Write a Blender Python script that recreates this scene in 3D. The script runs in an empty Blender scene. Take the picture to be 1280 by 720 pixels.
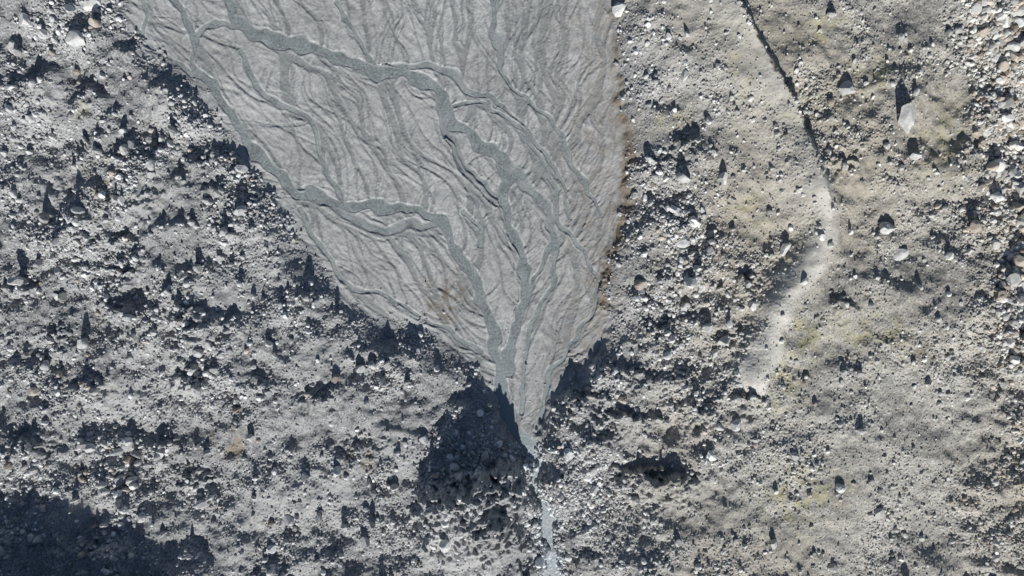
import bpy, math, numpy as np
from mathutils import Vector
rng=np.random.default_rng(7)
S=0.1                       # metres per map unit
X0,X1,Y0,Y1=-320,1600,-320,1040
W,H=X1-X0,Y1-Y0
PX,PY=np.meshgrid(np.arange(X0,X1,dtype=np.float32),np.arange(Y0,Y1,dtype=np.float32))

# ---------------------------------------------------------------- helpers
fy=np.fft.fftfreq(H)[:,None]; fx=np.fft.rfftfreq(W)[None,:]
FR=np.sqrt(fx**2+fy**2); FR[0,0]=1e-9
def fractal(seed,lmax,lmin,beta):
    r=np.random.default_rng(seed)
    F=np.fft.rfft2(r.standard_normal((H,W)))
    A=FR**(-beta)/(1+(1/(lmax*FR))**6)/(1+(FR*lmin)**6); A[0,0]=0
    n=np.fft.irfft2(F*A,s=(H,W)); return (n/n.std()).astype(np.float32)
def blur(a,s):
    return np.fft.irfft2(np.fft.rfft2(a)*np.exp(-2*(np.pi*FR*s)**2),s=(H,W)).astype(np.float32)
def sstep(a,b,x):
    t=np.clip((x-a)/(b-a),0,1); return t*t*(3-2*t)
def blob(cx,cy,rx,ry,rot=0):
    c,s=math.cos(math.radians(rot)),math.sin(math.radians(rot))
    u=(PX-cx)*c+(PY-cy)*s; v=-(PX-cx)*s+(PY-cy)*c
    return np.exp(-(u/rx)**2-(v/ry)**2)
def catmull(P,n=10):
    P=np.array(P,float); Q=np.vstack([2*P[0]-P[1],P,2*P[-1]-P[-2]]); out=[]
    for i in range(1,len(Q)-2):
        for t in np.linspace(0,1,n,endpoint=False):
            a,b,c,d=Q[i-1],Q[i],Q[i+1],Q[i+2]
            out.append(0.5*((2*b)+(c-a)*t+(2*a-5*b+4*c-d)*t*t+(3*b-a-3*c+d)*t**3))
    out.append(P[-1]); return np.array(out)
def inpoly(P,x,y):
    r=np.zeros(x.shape,bool); n=len(P)
    for i in range(n):
        xa,ya=P[i]; xb,yb=P[(i+1)%n]
        if ya==yb: continue
        c=((ya>y)!=(yb>y))&(x<(xb-xa)*(y-ya)/(yb-ya)+xa); r^=c
    return r
wx1=fractal(1,70,14,2.0); wy1=fractal(2,70,14,2.0)
def chan(prof,pts,warp=1.6,k=1.0):
    """pts: x,y,halfwidth ; returns into prof the max of (1-(d/w)^2)"""
    C=catmull(pts,8)
    for i in range(len(C)-1):
        (xa,ya,wa),(xb,yb,wb)=C[i],C[i+1]; wa=wa*k; wb=wb*k; w=max(wa,wb); m=w*2.6+12
        i0=int(max(min(ya,yb)-m-Y0,0)); i1=int(min(max(ya,yb)+m-Y0,H)); j0=int(max(min(xa,xb)-m-X0,0)); j1=int(min(max(xa,xb)+m-X0,W))
        if i1<=i0 or j1<=j0: continue
        x=PX[i0:i1,j0:j1]+warp*wx1[i0:i1,j0:j1]; y=PY[i0:i1,j0:j1]+warp*wy1[i0:i1,j0:j1]
        L=max((xb-xa)**2+(yb-ya)**2,1e-6)
        t=np.clip(((x-xa)*(xb-xa)+(y-ya)*(yb-ya))/L,0,1)
        d=np.hypot(x-xa-t*(xb-xa),y-ya-t*(yb-ya)); ww=wa+(wb-wa)*t
        np.maximum(prof[i0:i1,j0:j1],1-(d/ww)**2,out=prof[i0:i1,j0:j1])

# ---------------------------------------------------------------- silt fan
silt_poly=[(100,-340),(140,-60),(158,10),(172,62),(205,72),(234,100),(262,136),(290,182),(330,230),(356,266),(382,305),(410,350),(432,385),(470,398),(520,408),(560,432),(596,466),(618,500),(640,540),(658,566),(670,562),(684,520),(705,488),(735,468),(758,440),(766,400),(752,362),(768,310),(786,262),(786,190),(776,110),(768,40),(760,-20),(800,-340)]
nA=fractal(11,50,5,1.5); nB=fractal(12,50,5,1.5)
silt=inpoly(silt_poly,PX+6*nA,PY+6*nB).astype(np.float32)
silt_s=blur(silt,1.5); silt_m=blur(silt,9); silt_w=blur(silt,30)

big=np.full((H,W),-9,np.float32); small=np.full((H,W),-9,np.float32); rap=np.full((H,W),-9,np.float32); deep=np.full((H,W),-9,np.float32)
chan(big,[(230,-330,7),(270,-60,8),(285,0,8),(303,32,8),(335,47,9),(385,56,9),(430,76,8),(480,90,9),(520,97,9),(548,118,9),(566,150,9),(592,174,9),(622,192,9),(633,216,9),(631,250,6),(640,290,6),(654,325,7),(657,362,7),(648,402,7),(638,440,8),(634,470,8)],2.5,.85)
chan(big,[(130,-330,5),(205,-40,5),(228,20,5),(240,50,5),(240,82,5),(266,108,6),(286,142,6),(312,182,7),(345,218,9),(385,243,9),(430,256,9),(480,259,8),(520,263,7),(550,274,7),(562,302,7),(582,332,8),(602,368,9),(614,408,8),(622,450,8),(626,490,9),(640,525,8),(660,562,8)],2.5,.85)
k=1.15
chan(small,[(303,32,4),(262,28,3),(240,45,4)],2,k)
chan(small,[(400,245,5),(430,268,6),(475,285,6),(520,280,4),(556,282,4)],2,k)
chan(small,[(300,60,3),(318,105,4),(350,132,4),(382,146,4),(394,172,3),(402,206,3),(425,245,3)],2,k)
chan(small,[(480,86,5),(520,80,4),(556,84,5),(580,108,5),(612,118,3),(640,140,2),(665,170,2),(700,215,3),(715,270,2)],2,k)
chan(small,[(536,102,4),(556,150,4),(572,190,4),(600,226,5),(626,246,4)],2,k)
chan(small,[(636,205,6),(662,235,6),(682,262,5),(694,300,4),(682,322,3),(660,372,3)],2,k)
chan(small,[(566,132,3),(600,128,3),(650,160,2.5),(690,225,3),(700,280,3),(740,330,3),(745,380,3),(715,430,3),(690,470,3),(672,540,4)],2,1)
chan(small,[(600,310,3),(596,280,2.5),(578,262,3)],2,k)
chan(small,[(420,0,3),(450,50,3),(470,78,3)],2,1)
chan(small,[(610,-40,3),(622,60,3),(640,110,2.5),(690,150,2.5),(720,210,3),(752,270,3)],2,1)
chan(small,[(372,262,4),(400,310,4),(430,352,4),(480,372,3),(540,402,3),(600,440,4)],2,1)
chan(small,[(180,-60,3),(178,0,3),(182,50,3),(215,74,3),(240,90,3)],2,1)
chan(small,[(696,300,3),(690,350,3),(668,400,3),(656,450,3),(650,520,3)],2,1)
chan(deep,[(560,170,2),(575,200,3.5),(600,232,4),(622,248,3.5)],1.5)
chan(deep,[(626,250,2.5),(634,290,3),(648,328,3.5),(652,362,3),(644,398,2)],1.5)
chan(deep,[(480,78,2),(505,88,3),(530,94,3),(550,112,3),(560,140,2)],1.5)
chan(deep,[(345,215,2),(380,237,3),(420,250,2.5),(470,253,2)],1.5)
chan(rap,[(652,548,9),(664,575,9),(672,610,9),(680,650,10),(688,700,11),(700,800,12),(720,1060,16)],5)

# ---------------------------------------------------------------- fine rills : walkers that drift down-fan and merge into one another
bigm=np.clip(big,0,1)>0; smm=np.clip(small,0,1)>0
fld=[fractal(40+i,220/(i+1),80/(i+1),1.2) for i in range(3)]
acc=np.zeros((H,W),np.float32)
wide=blur(2.0*bigm+1.3*smm,13); wgy,wgx=np.gradient(wide); q=1/np.percentile(np.hypot(wgx,wgy)[200:800,500:1000],90); wgx*=q*.5; wgy*=q*.5
nb=46
for bt in range(nb):
    att=blur(np.minimum(acc,1)+2.0*bigm+1.2*smm,3.2)
    gy,gx=np.gradient(att); sc_=.85/(1e-3+np.percentile(np.hypot(gx,gy)[200:800,500:1000],85))
    gx=gx*sc_+wgx; gy=gy*sc_+wgy
    num=42
    x=rng.uniform(90,790,num); y=rng.uniform(-320,520,num)
    if bt%4==0:   # distributaries leaving the trunk channels
        ii,jj=np.where(bigm|smm); kk=rng.integers(0,len(ii),num); x=jj[kk]+X0+0.; y=ii[kk]+Y0+0.
    if bt%4==1: x=rng.uniform(560,780,num)
    L=rng.integers(120,560,num); s=rng.uniform(0.35,1.0,num)**1.3; bias=rng.choice([-1,1],num)*rng.uniform(.05,.5,num)
    f=fld[bt%3]; cur=None
    for t in range(int(L.max())):
        ix=np.clip((x-X0).astype(int),1,W-2); iy=np.clip((y-Y0).astype(int),1,H-2)
        a0=np.arctan2(590-y,657-x)
        a=a0+bias*np.exp(-t/160)+0.28*f[iy,ix]
        dx,dy=np.cos(a),np.sin(a)
        g=(-dy*gx[iy,ix]+dx*gy[iy,ix]); g=np.clip(g,-.7,.7)*(1 if (t>25 or bt%4) else 0)
        a=a+g
        if cur is None: cur=a
        dlt=(a-cur+np.pi)%(2*np.pi)-np.pi; cur=cur+0.14*dlt
        env=np.clip(np.minimum(t/60,(L-t)/30),0,1)*s*(t<L)*(y<548)
        np.add.at(acc,(iy,ix),env.astype(np.float32))
        x=x+0.8*np.cos(cur); y=y+0.8*np.sin(cur)
acc=np.minimum(acc,2.2)
g0=np.clip(blur(np.minimum(acc,1.3),0.7)*2.0,0,1.3); g1=np.clip(blur(acc,1.5)*1.6,0,1.5); g2=np.clip(blur(acc,3.6)*1.5,0,1.2)
fine=-0.085*g0-0.06*g1+0.14*g2
# wash lines: noise smeared along the drainage direction
def smear(seed,lam,steps,st,ph):
    src=fractal(seed,lam*3,lam,0.3); sub=(slice(0,900),slice(380,1140))
    out=np.zeros((900,760),np.float32)
    for sg in (1,-1):
        x=PX[sub].copy(); y=PY[sub].copy()
        for t in range(steps):
            ix=np.clip(x-X0,0,W-1).astype(np.int32); iy=np.clip(y-Y0,0,H-1).astype(np.int32)
            out+=src[iy,ix]
            a=np.arctan2(590-y,657-x)+.34*fld[1][iy,ix]+.2*fld[2][iy,ix]+ph
            x+=sg*st*np.cos(a); y+=sg*st*np.sin(a)
    R=np.zeros((H,W),np.float32); R[sub]=out/out.std(); return R
sm1=smear(61,2.6,20,1.3,.3); sm2=smear(62,6.0,22,2.2,-.25)
fine+=.014*sm1+.018*sm2

# ---------------------------------------------------------------- terrain heights (metres)
z0=-0.003*(PY-360)
n_big=fractal(21,420,90,2.0); n_mid=fractal(22,150,10,1.75); n_gr=fractal(23,9,2.1,.5); n_f=fractal(24,700,3,2.2); n_lo=fractal(25,260,40,1.5)
mor_s=1-silt_s; mor_m=1-silt_m; mor_w=1-silt_w
mor_e=sstep(.45,.95,mor_w)
left=sstep(620,520,PX)
openp=0
for b in [(275,370,34,38),(225,480,18,55,-30),(445,402,26,18),(150,505,40,28),(60,245,40,30),(340,640,90,36),(560,690,60,36),(500,560,30,30),(395,610,50,30),(200,255,30,25),(330,320,24,40),(110,640,40,20),(70,130,36,22),(205,140,20,30),(410,450,30,20)]:
    openp=openp+blob(*b)
openp=np.clip(openp*(1+.35*nA),0,1)*mor_s
rough=0.8+0.45*left
rough*=1-0.35*blob(1080,560,160,200)-0.5*blob(940,110,55,130)
rough*=1-.45*openp
rough=np.clip(rough+0.5*blob(860,350,70,170)+0.3*blob(820,540,120,80)+0.5*sstep(1190,1230,PX),0.3,2)
Z=z0+mor_s*(.10+.15*(1-left))+mor_m*(.12+.3*(1-left))+mor_e*1.4
Z+=mor_m*(.3+.7*mor_e)*(0.5*n_big+rough*0.38*n_mid)
grain=rough*(0.055*np.sign(n_gr)*np.abs(n_gr)**1.2*(0.75+0.35*np.clip(n_lo,-1,1.5)))
def bump(cx,cy,w,ls,ln,h,rot=0,cone=False):
    c,s=math.cos(math.radians(rot)),math.sin(math.radians(rot))
    x=PX+5*nA-cx; y=PY+5*nB-cy; u=x*c+y*s; v=-x*s+y*c
    pr=np.clip(1-np.abs(u)/w,0,1) if cone else np.exp(-(u/w)**2)
    return h*pr*np.where(v>0,np.exp(-(v/ls)**2),np.exp(-(v/ln)**2))
M=np.zeros((H,W),np.float32)
M+=bump(590,610,80,60,17,7.4,-20,True)+bump(618,652,30,36,12,2.6)+bump(540,640,22,40,10,1.2)
M+=bump(80,795,170,160,36,11.5,6)+bump(-60,690,90,80,26,3.5)+bump(120,690,40,40,12,1.8)
M+=bump(240,395,26,18,7,1.7)+bump(285,405,18,20,6,0.9)
for (x,y,w,l,h) in [(108,298,18,30,1.6),(155,340,17,22,1.8),(145,385,20,20,1.4),(150,300,14,20,1.1),(232,422,16,22,1.3),(235,474,18,20,2.1),(28,352,10,25,1.9),(240,596,20,24,1.6),(40,560,24,30,1.3),
   (110,112,20,20,.8),(160,190,12,18,1.0),(270,205,40,40,1.3),(330,250,26,30,0.9),(180,250,20,30,.9),(70,420,18,22,1.0),(120,480,14,18,1.2),(200,560,16,20,.9),(330,480,18,24,.7),(400,500,25,30,.9),(450,560,30,30,.8),
   (720,498,38,26,2.2),(782,520,30,24,1.8),(832,600,34,28,2.2),(790,596,20,22,1.1),(800,470,26,24,1.3),(872,512,24,24,1.4),(930,500,24,22,1.2),(760,548,24,22,1.2),(742,455,14,22,1.5),
   (700,590,20,25,1.0),(860,350,20,20,.8),(820,420,24,26,1.0),(845,475,18,20,1.0),(925,350,16,20,1.1),(905,425,16,18,1.0),(1045,205,14,16,.8),(1048,378,14,18,.8),(820,210,20,20,.7),(850,185,18,24,.8),
   (730,700,26,30,.8),(1280,420,40,40,1.2)]:
    M+=bump(x,y,w,l,l*0.24,h)
Z+=mor_m**1.5*M
# moraine crest with steep east flank
yl=[-340,-40,0,80,140,230,280,340]; xl=[800,890,905,950,985,1015,1026,1010]
xlin=np.interp(PY,yl,xl)+1.2*nA
d=PX-xlin
scz=np.where(d<0,np.exp(d/60),np.exp(-(d/8)**2))*1.9*sstep(300,215,PY)*(1+0.15*n_lo)
smooth_l=np.clip(np.where(d<0,np.exp(d/55),0)*sstep(310,250,PY),0,1)
pale=np.full((H,W),-9,np.float32)
chan(pale,[(1004,190,7),(1020,240,11),(1028,285,14),(1008,330,18),(975,375,16),(958,420,15),(940,472,18)],4)
palem=blur((pale>-.2).astype(np.float32),3.0)
Z=Z*(1-.55*smooth_l)+.55*smooth_l*(blur(Z,14))+scz
crest=blur((pale>-.2).astype(np.float32),11)
Z=Z*(1-.6*palem)+.6*palem*blur(Z,8)+2.4*crest
grain*=(1-.6*palem)*(1-.4*smooth_l)
Z+=mor_s*grain
# trough for the outlet torrent
corr=np.clip(np.exp((np.minimum(rap,1)-1)/6.5),0,1)*(rap>-8)
zp=z0-0.02*np.clip(PY-560,0,None)*0.5
Z=Z*(1-corr)+(zp+.9*grain)*corr
# silt fan detail + channels
inside=silt_s
Z+=inside*(fine+0.006*n_gr+0.03*fractal(30,90,8,1.4))
bp=np.clip(big,0,1); sp=np.clip(small,0,1)
lev=np.exp(-((big+0.35)/0.5)**2)+0.7*np.exp(-((small+0.5)/0.6)**2)
Z+=inside*0.06*lev*(0.6+0.5*np.clip(nA,-1,1))
flat=sstep(-0.9,0.3,big); flat2=.75*sstep(-1.,.3,small)*inside
bars=fractal(33,34,4,1.3)
Z=Z*(1-flat2)+(z0+.01)*flat2
Z=Z*(1-flat)+(z0-0.03)*flat
Z+=-0.28*bp-inside*0.17*sp*(1-flat)-0.5*np.clip(rap,0,1)+bp*(.09*bars+.02)*(PY<545)
# undercut bank on the south side of the deeper threads
dp=np.exp(-((deep+.2)/.9)**2)*(deep>-8)
Z+=inside*.28*np.roll(dp,4,0)*(1-sstep(0,.5,big))
Z=Z.astype(np.float32)
def samp(A,px,py):
    u=np.asarray(px)-X0; v=np.asarray(py)-Y0
    u=np.abs(u)%(2*(W-1)); u=np.where(u>W-1,2*(W-1)-u,u)
    v=np.abs(v)%(2*(H-1)); v=np.where(v>H-1,2*(H-1)-v,v)
    i=np.minimum(v.astype(int),H-2); j=np.minimum(u.astype(int),W-2); a=(v-i); b=(u-j)
    if A.ndim==3: a=a[...,None]; b=b[...,None]
    return A[i,j]*(1-a)*(1-b)+A[i+1,j]*a*(1-b)+A[i,j+1]*(1-a)*b+A[i+1,j+1]*a*b

# ---------------------------------------------------------------- surface albedo
def C(r,g,b): return np.array([r,g,b],np.float32)
def mix(A,c,m): return A*(1-m[...,None])+c*m[...,None]
wn=np.random.default_rng(5).standard_normal((H,W)).astype(np.float32)
colL=C(.305,.307,.305); colR=C(.370,.354,.318)
rr=sstep(640,1050,PX)
col=colL*(1-rr[...,None])+colR*rr[...,None]
col=col*(1+0.10*np.clip(n_lo,-2,2)+0.12*n_gr+0.22*wn)[...,None]
col=mix(col,C(.40,.355,.275),np.clip(0.42*np.clip(n_f+.2,0,2)*rr,0,.5))
yel=0
for b in [(925,85,22,40,0),(990,150,26,14,30),(1085,95,50,18,-20),(930,262,22,24,0),(975,480,26,34,0),(840,150,24,14,-20),(105,165,9,40,0),(130,235,10,30,0),(1000,420,30,30,0),(1180,180,30,50,0),(1000,620,50,40,0),(1090,420,40,30,0),(555,378,16,12,0),(1020,40,30,20,0)]:
    yel=yel+blob(*b)
yel=np.clip(yel*(0.28+0.38*nA),0,.6)*mor_s
col=mix(col,C(.39,.36,.19),yel)
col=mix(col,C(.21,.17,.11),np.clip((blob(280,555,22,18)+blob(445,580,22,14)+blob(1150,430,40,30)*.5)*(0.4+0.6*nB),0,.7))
col=mix(col,C(.58,.56,.505),np.clip(palem*(.8+.2*nA),0,.95))
col=mix(col,C(.48,.465,.425),smooth_l*.7)
col=mix(col,C(.385,.382,.37),openp*.7)
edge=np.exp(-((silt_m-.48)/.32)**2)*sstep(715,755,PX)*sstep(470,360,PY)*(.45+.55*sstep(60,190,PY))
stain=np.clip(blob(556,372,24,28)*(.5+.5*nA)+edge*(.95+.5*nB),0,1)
# silt
scol=C(.375,.376,.367)*(1+0.07*n_lo+0.05*fractal(31,30,4,1.0)+0.06*wn+.04*sm1+.04*sm2)[...,None]
scol=mix(scol,C(.21,.218,.215),np.clip(g0*0.6+g1*.1,0,.75))
scol=mix(scol,C(.62,.62,.60),np.clip(lev*0.45*(0.5+0.6*nB),0,.7))
scol=mix(scol,C(.30,.28,.25),np.clip(sstep(660,775,PX+0.05*PY)*0.6*(0.7+0.4*nA),0,.7))
scol=mix(scol,C(.225,.24,.24),np.clip(sstep(-.1,.3,small)*.85,0,.9))
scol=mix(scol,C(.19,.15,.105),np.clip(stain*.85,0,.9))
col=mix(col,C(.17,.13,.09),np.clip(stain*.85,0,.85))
col=col*(1-inside[...,None])+scol*inside[...,None]
col=mix(col,C(.215,.232,.23),sstep(-.25,.1,big)*(.9))
col=mix(col,C(.23,.25,.26),sstep(-1.4,.3,rap)*.8)
col=np.clip(col,.05,.7)

# ---------------------------------------------------------------- mesh helpers
def mk_mesh(name,V,F,cols=None,flat=False,mat=None):
    me=bpy.data.meshes.new(name); n=len(V); m,k=F.shape
    me.vertices.add(n); me.vertices.foreach_set('co',np.ascontiguousarray(V,np.float32).ravel())
    me.loops.add(m*k); me.loops.foreach_set('vertex_index',np.ascontiguousarray(F,np.int32).ravel())
    me.polygons.add(m); me.polygons.foreach_set('loop_start',np.arange(0,m*k,k,dtype=np.int32))
    me.update(calc_edges=True)
    if cols is not None:
        a=me.color_attributes.new(name='Col',type='FLOAT_COLOR',domain='POINT')
        c=np.ones((n,4),np.float32); c[:,:3]=cols; a.data.foreach_set('color',c.ravel())
    if flat: me.shade_flat()
    ob=bpy.data.objects.new(name,me); bpy.context.scene.collection.objects.link(ob)
    if mat: me.materials.append(mat)
    return ob
def mat_col(name,rough,nscale,namp,bump_s,bump_d,spec=0.3):
    m=bpy.data.materials.new(name); m.use_nodes=True; nt=m.node_tree; N=nt.nodes; Lk=nt.links
    b=N['Principled BSDF']; b.inputs['Roughness'].default_value=rough
    b.inputs['Specular IOR Level'].default_value=spec
    at=N.new('ShaderNodeAttribute'); at.attribute_name='Col'
    tc=N.new('ShaderNodeTexCoord')
    no=N.new('ShaderNodeTexNoise'); no.inputs['Scale'].default_value=nscale; no.inputs['Detail'].default_value=6; no.inputs['Roughness'].default_value=.65
    Lk.new(tc.outputs['Object'],no.inputs['Vector'])
    mr=N.new('ShaderNodeMapRange'); mr.inputs['From Min'].default_value=.3; mr.inputs['From Max'].default_value=.7
    mr.inputs['To Min'].default_value=1-namp; mr.inputs['To Max'].default_value=1+namp
    Lk.new(no.outputs['Fac'],mr.inputs['Value'])
    vm=N.new('ShaderNodeVectorMath'); vm.operation='SCALE'
    Lk.new(at.outputs['Color'],vm.inputs[0]); Lk.new(mr.outputs['Result'],vm.inputs['Scale'])
    Lk.new(vm.outputs['Vector'],b.inputs['Base Color'])
    n2=N.new('ShaderNodeTexNoise'); n2.inputs['Scale'].default_value=bump_s; n2.inputs['Detail'].default_value=5
    Lk.new(tc.outputs['Object'],n2.inputs['Vector'])
    bu=N.new('ShaderNodeBump'); bu.inputs['Strength'].default_value=.6; bu.inputs['Distance'].default_value=bump_d
    Lk.new(n2.outputs['Fac'],bu.inputs['Height']); Lk.new(bu.outputs['Normal'],b.inputs['Normal'])
    return m
mg=mat_col('moraine_and_silt',.9,3.0,.12,6,.035,.2)
ms=mat_col('stone',.85,1.6,.26,3,.10,.3)

# ---------------------------------------------------------------- ground sheet
def axis(lo,hi,c0,c1):
    a=list(np.arange(c0,c1+1,1.0)); s=3.0; x=c0
    L=[]
    while x-s>lo: x-=s; L.append(x)
    while x>-16000: s*=1.25; x-=s; L.append(x)
    R=[]; s=3.0; x=c1
    while x+s<hi: x+=s; R.append(x)
    while x<17000: s*=1.25; x+=s; R.append(x)
    return np.array(L[::-1]+a+R)
ax=axis(-310,1590,-30,1310); ay=axis(-310,1030,-30,750)
GX,GY=np.meshgrid(ax,ay); gz=samp(Z,GX,GY); gc=samp(col,GX,GY)
far=np.maximum(np.maximum(np.abs(GX-640)-960,np.abs(GY-360)-680),0)
gz=gz+0.0004*far*(1+np.sin(GX*.002)*np.cos(GY*.0023))
V=np.stack([(GX-640)*S,(360-GY)*S,gz],-1).reshape(-1,3)
nx,ny=len(ax),len(ay); idx=np.arange(nx*ny).reshape(ny,nx)
F=np.stack([idx[1:,:-1],idx[1:,1:],idx[:-1,1:],idx[:-1,:-1]],-1).reshape(-1,4)
mk_mesh('moraine_ground',V,F,gc.reshape(-1,3),mat=mg)

# ---------------------------------------------------------------- water sheets
mw=bpy.data.materials.new('glacial_water'); mw.use_nodes=True; nt=mw.node_tree; N=nt.nodes; Lk=nt.links
b=N['Principled BSDF']; b.inputs['Roughness'].default_value=.25; b.inputs['IOR'].default_value=1.33
at=N.new('ShaderNodeAttribute'); at.attribute_name='Col'; Lk.new(at.outputs['Color'],b.inputs['Base Color'])
tc=N.new('ShaderNodeTexCoord'); n2=N.new('ShaderNodeTexNoise'); n2.inputs['Scale'].default_value=3; n2.inputs['Detail'].default_value=4
Lk.new(tc.outputs['Object'],n2.inputs['Vector']); bu=N.new('ShaderNodeBump'); bu.inputs['Strength'].default_value=.5; bu.inputs['Distance'].default_value=.10
Lk.new(n2.outputs['Fac'],bu.inputs['Height']); Lk.new(bu.outputs['Normal'],b.inputs['Normal'])
wz=np.where(PY>548,zp-.10,z0-.075)+0.008*n_gr
wmask=(big>-0.15)|(rap>-0.3)|((small>0.0)&(silt_s>.9))
wc=C(.222,.243,.24)*(1+0.10*n_gr+0.08*nA+.06*wn+.08*sm1)[...,None]
wc=mix(wc,C(.28,.33,.34),sstep(400,520,PY)*.8)
wc=mix(wc,C(.34,.35,.34),np.clip(sstep(.7,.05,big)*.5*(0.4+.6*nB),0,.6))
wc=mix(wc,C(.42,.46,.49),np.clip(sstep(545,575,PY)*(.5*n_gr+.3),0,.8))
q=wmask[:-1,:-1]|wmask[1:,1:]
vi=np.arange(H*W).reshape(H,W)
Fw=np.stack([vi[1:,:-1],vi[1:,1:],vi[:-1,1:],vi[:-1,:-1]],-1)[q]
u,inv=np.unique(Fw,return_inverse=True); inv=inv.reshape(Fw.shape)
Vw=np.stack([(PX-640)*S,(360-PY)*S,wz],-1).reshape(-1,3)[u]
mk_mesh('braided_stream',Vw,inv,wc.reshape(-1,3)[u],mat=mw)

# ---------------------------------------------------------------- stones
import bmesh
def ico(level):
    bm=bmesh.new(); bmesh.ops.create_icosphere(bm,subdivisions=level,radius=1)
    v=np.array([x.co[:] for x in bm.verts]); f=np.array([[y.index for y in x.verts] for x in bm.faces]); bm.free(); return v,f
def rock_template(level,r,ncut=9):
    v,f=ico(level); v=v*(1+0.10*r.standard_normal((len(v),1))*(1 if level==1 else .25))
    for _ in range(ncut):
        n=r.standard_normal(3); n/=np.linalg.norm(n); dd=r.uniform(.5,.85)
        s=v@n; m=s>dd; v[m]-=np.outer(s[m]-dd,n)
    v=v*np.array([1,r.uniform(.6,.95),r.uniform(.6,1.0)]); return v,f
def rotm(r,n):
    q=r.standard_normal((n,4)); q[:,1:3]*=.45; q/=np.linalg.norm(q,axis=1,keepdims=True); w,x,y,z=q.T
    return np.stack([1-2*(y*y+z*z),2*(x*y-z*w),2*(x*z+y*w),2*(x*y+z*w),1-2*(x*x+z*z),2*(y*z-x*w),2*(x*z-y*w),2*(y*z+x*w),1-2*(x*x+y*y)],-1).reshape(n,3,3)
n_cl=fractal(27,60,10,1.0)
dens=0.55*mor_s*np.clip(0.7+0.6*n_lo+0.35*n_mid+.4*n_cl,0.1,2.4)
dens*=1-0.6*blob(940,110,60,120)-0.55*blob(1100,520,150,220)-.3*blob(1100,150,80,150)
dens+=mor_s*(1.0*blob(860,330,60,160)+0.35*blob(290,220,90,70)+.3*blob(120,420,140,120)+0.6*blob(720,600,80,110)+.4*blob(100,590,160,50))
dens*=(1-0.85*np.clip(palem*1.1,0,1))*(1-.65*smooth_l)*(1-.82*openp)
strip=sstep(0,25,PX-np.interp(PY,[-340,0,150,300,440,720,1040],[1150,1190,1215,1232,1225,1262,1290])-8*nA)
dens+=2.2*strip*sstep(480,420,PY)+.6*strip
rapd=np.exp(np.clip(rap,-8,1)*.35-.35)*(PY>555)*(rap>-8)
dens+=3.0*rapd
dens*=1-.68*sstep(.1,.8,rap)
dens*=np.where(silt>.5,0.0,1.0)
dens+=0.02*silt*sstep(330,460,PY)
dens*=1-0.97*sstep(-1,0,big)
dens=np.clip(dens,0,None)
cen=(PX>-60)&(PX<1340)&(PY>-60)&(PY<790)
def scatter(name,n,rmin,rmax,pw,level,seed,dfield,nt=12,hi=1.0,mu=.45,sd=.12):
    r=np.random.default_rng(seed)
    p=(dfield*cen).ravel().astype(np.float64); cs=np.cumsum(p); cs/=cs[-1]
    k=np.searchsorted(cs,r.random(n)); px=PX.ravel()[k]+r.random(n)-.5; py=PY.ravel()[k]+r.random(n)-.5
    U=r.random(n); R=(rmin**-pw+(rmax**-pw-rmin**-pw)*U)**(-1/pw)
    T=[rock_template(level,r) for _ in range(nt)]; TV=np.array([t[0] for t in T]); f=T[0][1]
    A=rotm(r,n); v=np.einsum('nij,nvj->nvi',A,TV[r.integers(0,nt,n)])
    me=samp(mor_e,px,py)
    v=v*R[:,None,None]; v[...,2]*=r.uniform(.8,1.35,n)[:,None]*hi*(1+.25*(px<560)*me)[:,None]
    z=samp(Z,px,py)
    v+=np.stack([(px-640)*S,(360-py)*S,z+R*.28],-1)[:,None,:]
    rp=samp(rapd,px,py)
    base=np.clip(r.normal(mu,sd,n),.18,.78)
    rrn=np.clip((px-640)/500,0,1)
    tint=np.stack([1+.0*rrn-.06*rp,1-.01*rrn,.99-.06*rrn+.05*rp],-1)
    red=((r.random(n)<.08+.25*(px>1200))&(rp<.3))[:,None]
    tint=np.where(red,tint*np.array([1.0,.88,.78])*.8,tint)
    c=np.repeat((base[:,None]*tint)[:,None,:],v.shape[1],1)
    off=(np.arange(n)*v.shape[1])[:,None,None]
    return mk_mesh(name,v.reshape(-1,3),(f[None]+off).reshape(-1,3),c.reshape(-1,3),flat=True,mat=ms)
scatter('gravel',68000,.09,.22,2.2,1,101,dens+.08*mor_s)
scatter('scattered_stones',18000,.2,.5,2.8,2,102,dens*(.5+dens)+.07*mor_s,hi=1.1,mu=.54,sd=.12)
scatter('boulder_field',620,.45,1.0,2.8,3,103,dens*(.3+dens)*(1-.4*left)*(.3+.7*mor_e)+.06*mor_s,hi=1.15,mu=.52)
scatter('upright_boulders',260,.42,.95,2.2,3,104,((dens*(.4+dens))*(left+.35*blob(860,330,70,170))+.03*left)*sstep(.5,1,mor_e),hi=1.7,mu=.42,sd=.07)

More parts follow.
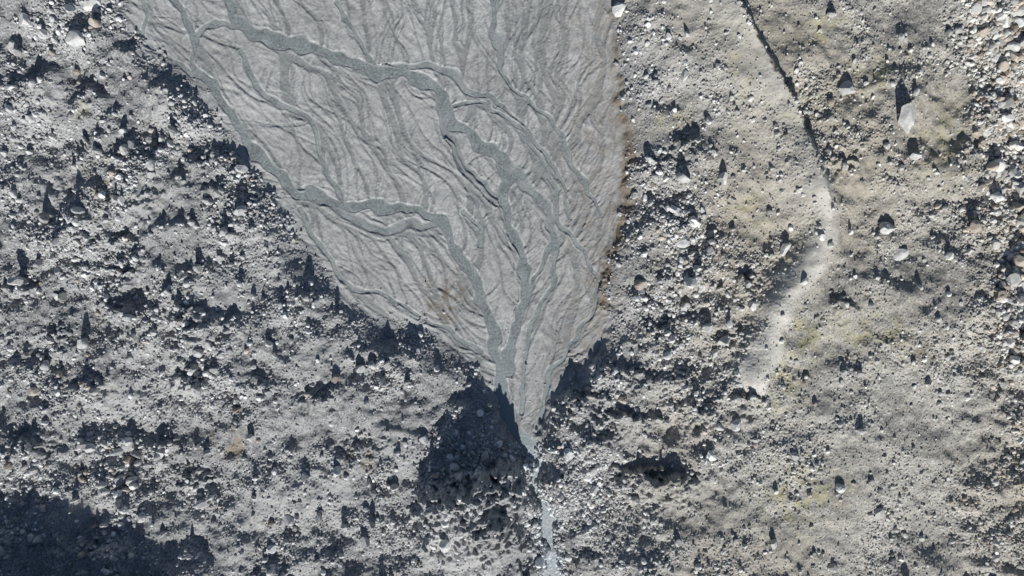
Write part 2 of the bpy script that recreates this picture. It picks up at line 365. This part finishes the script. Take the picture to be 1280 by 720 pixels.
# individually visible boulders  (x,y,r_map_units, aspect, height, tone)
B=[(118,6,16,1.2,.7,.6),(40,30,13,1,.9,.5),(104,52,15,1.1,.9,.5),(773,14,13,1,.7,.62),(882,154,9,1,.8,.5),(900,226,11,.9,1.3,.5),(860,352,11,1,1.4,.55),(978,311,12,.9,1.1,.55),(1052,114,19,1.2,.8,.45),(1124,152,21,1,1.2,.42),(1137,198,10,1.1,1.0,.5),(1104,285,13,1.1,1.0,.5),(1125,316,15,1.4,.4,.5),(903,426,12,1.3,1.0,.45),(938,383,7,1,.8,.65),(1228,437,8,1,.8,.5),(970,682,9,.8,1.3,.45),(1252,700,9,1,.9,.5),(1045,712,9,1,1,.4),(28,352,10,1,1.8,.42),(242,388,9,.8,1.7,.42),(314,546,8,.8,1.5,.42),(197,566,8,.8,1.7,.42),(45,558,9,.8,1.8,.4),(162,190,8,.8,1.4,.45),(122,488,8,1,1.5,.42),(855,385,9,1.2,.8,.5),(930,355,8,1,1.2,.5),(1258,350,14,1,.9,.38),(1270,60,13,1,.9,.48),(1240,75,11,1.2,.8,.5),(1215,10,11,1,.9,.4),(1265,215,11,1,.9,.4),(1275,275,12,1,.9,.42),(1240,25,10,1,.9,.5),(1045,212,7,1,1.2,.45),(793,245,7,1,1,.5),(700,620,8,1,.9,.5),(20,60,9,1,1,.5),(855,50,6,1,1.4,.45),(235,344,6,.8,1.9,.42),(65,425,8,.8,1.7,.42),(450,545,5,1,1.2,.4),(1048,372,7,1,1,.4),(812,255,7,1,1.2,.5),(806,385,7,1,1.2,.5),(838,425,7,1,1.2,.5)]
for i,(x,y,rad,asp,hh,tone) in enumerate(B):
    r=np.random.default_rng(500+i); v,f=rock_template(4,r,26)
    v=v*(1+.05*np.sin(v[:,:1]*5+i)*np.cos(v[:,1:2]*6+2*i))
    v=v@rotm(r,1)[0].T*rad*S; tone=tone*1.05
    v[:,0]*=math.sqrt(asp); v[:,1]/=math.sqrt(asp); v[:,2]*=hh*1.1
    zz=float(samp(Z,np.array([x]),np.array([y]))[0])
    P=np.array([(x-640)*S,(360-y)*S,zz+rad*S*hh*.22])
    c=np.tile(np.array([tone,tone*.99,tone*.95]),(len(v),1))
    o=mk_mesh('boulder',v,f,c,flat=True,mat=ms); o.location=P

# ---------------------------------------------------------------- light, sky, camera
el,az=math.radians(32),math.radians(3)
d=Vector((-math.sin(az)*math.cos(el),math.cos(az)*math.cos(el),-math.sin(el)))
sl=bpy.data.lights.new('sun','SUN'); sl.energy=5; sl.angle=math.radians(.5); sl.color=(1,.985,.95)
so=bpy.data.objects.new('sun',sl); so.rotation_euler=d.to_track_quat('-Z','Y').to_euler(); bpy.context.scene.collection.objects.link(so)
w=bpy.data.worlds.new('World'); bpy.context.scene.world=w; w.use_nodes=True; nt=w.node_tree
bg=nt.nodes['Background']; sk=nt.nodes.new('ShaderNodeTexSky'); sk.sky_type='NISHITA'; sk.sun_disc=False
sk.sun_elevation=el; sk.sun_rotation=math.radians(177); sk.altitude=2000
nt.links.new(sk.outputs['Color'],bg.inputs['Color']); bg.inputs['Strength'].default_value=.065
cam=bpy.data.cameras.new('camera'); co=bpy.data.objects.new('camera',cam); bpy.context.scene.collection.objects.link(co)
co.location=(0,0,111.5); co.rotation_euler=(0,0,0); cam.sensor_width=36; cam.lens=36*110/128; cam.clip_end=5000
bpy.context.scene.camera=co
sc=bpy.context.scene; sc.view_settings.view_transform='Standard'; sc.view_settings.look='None'; sc.view_settings.exposure=0
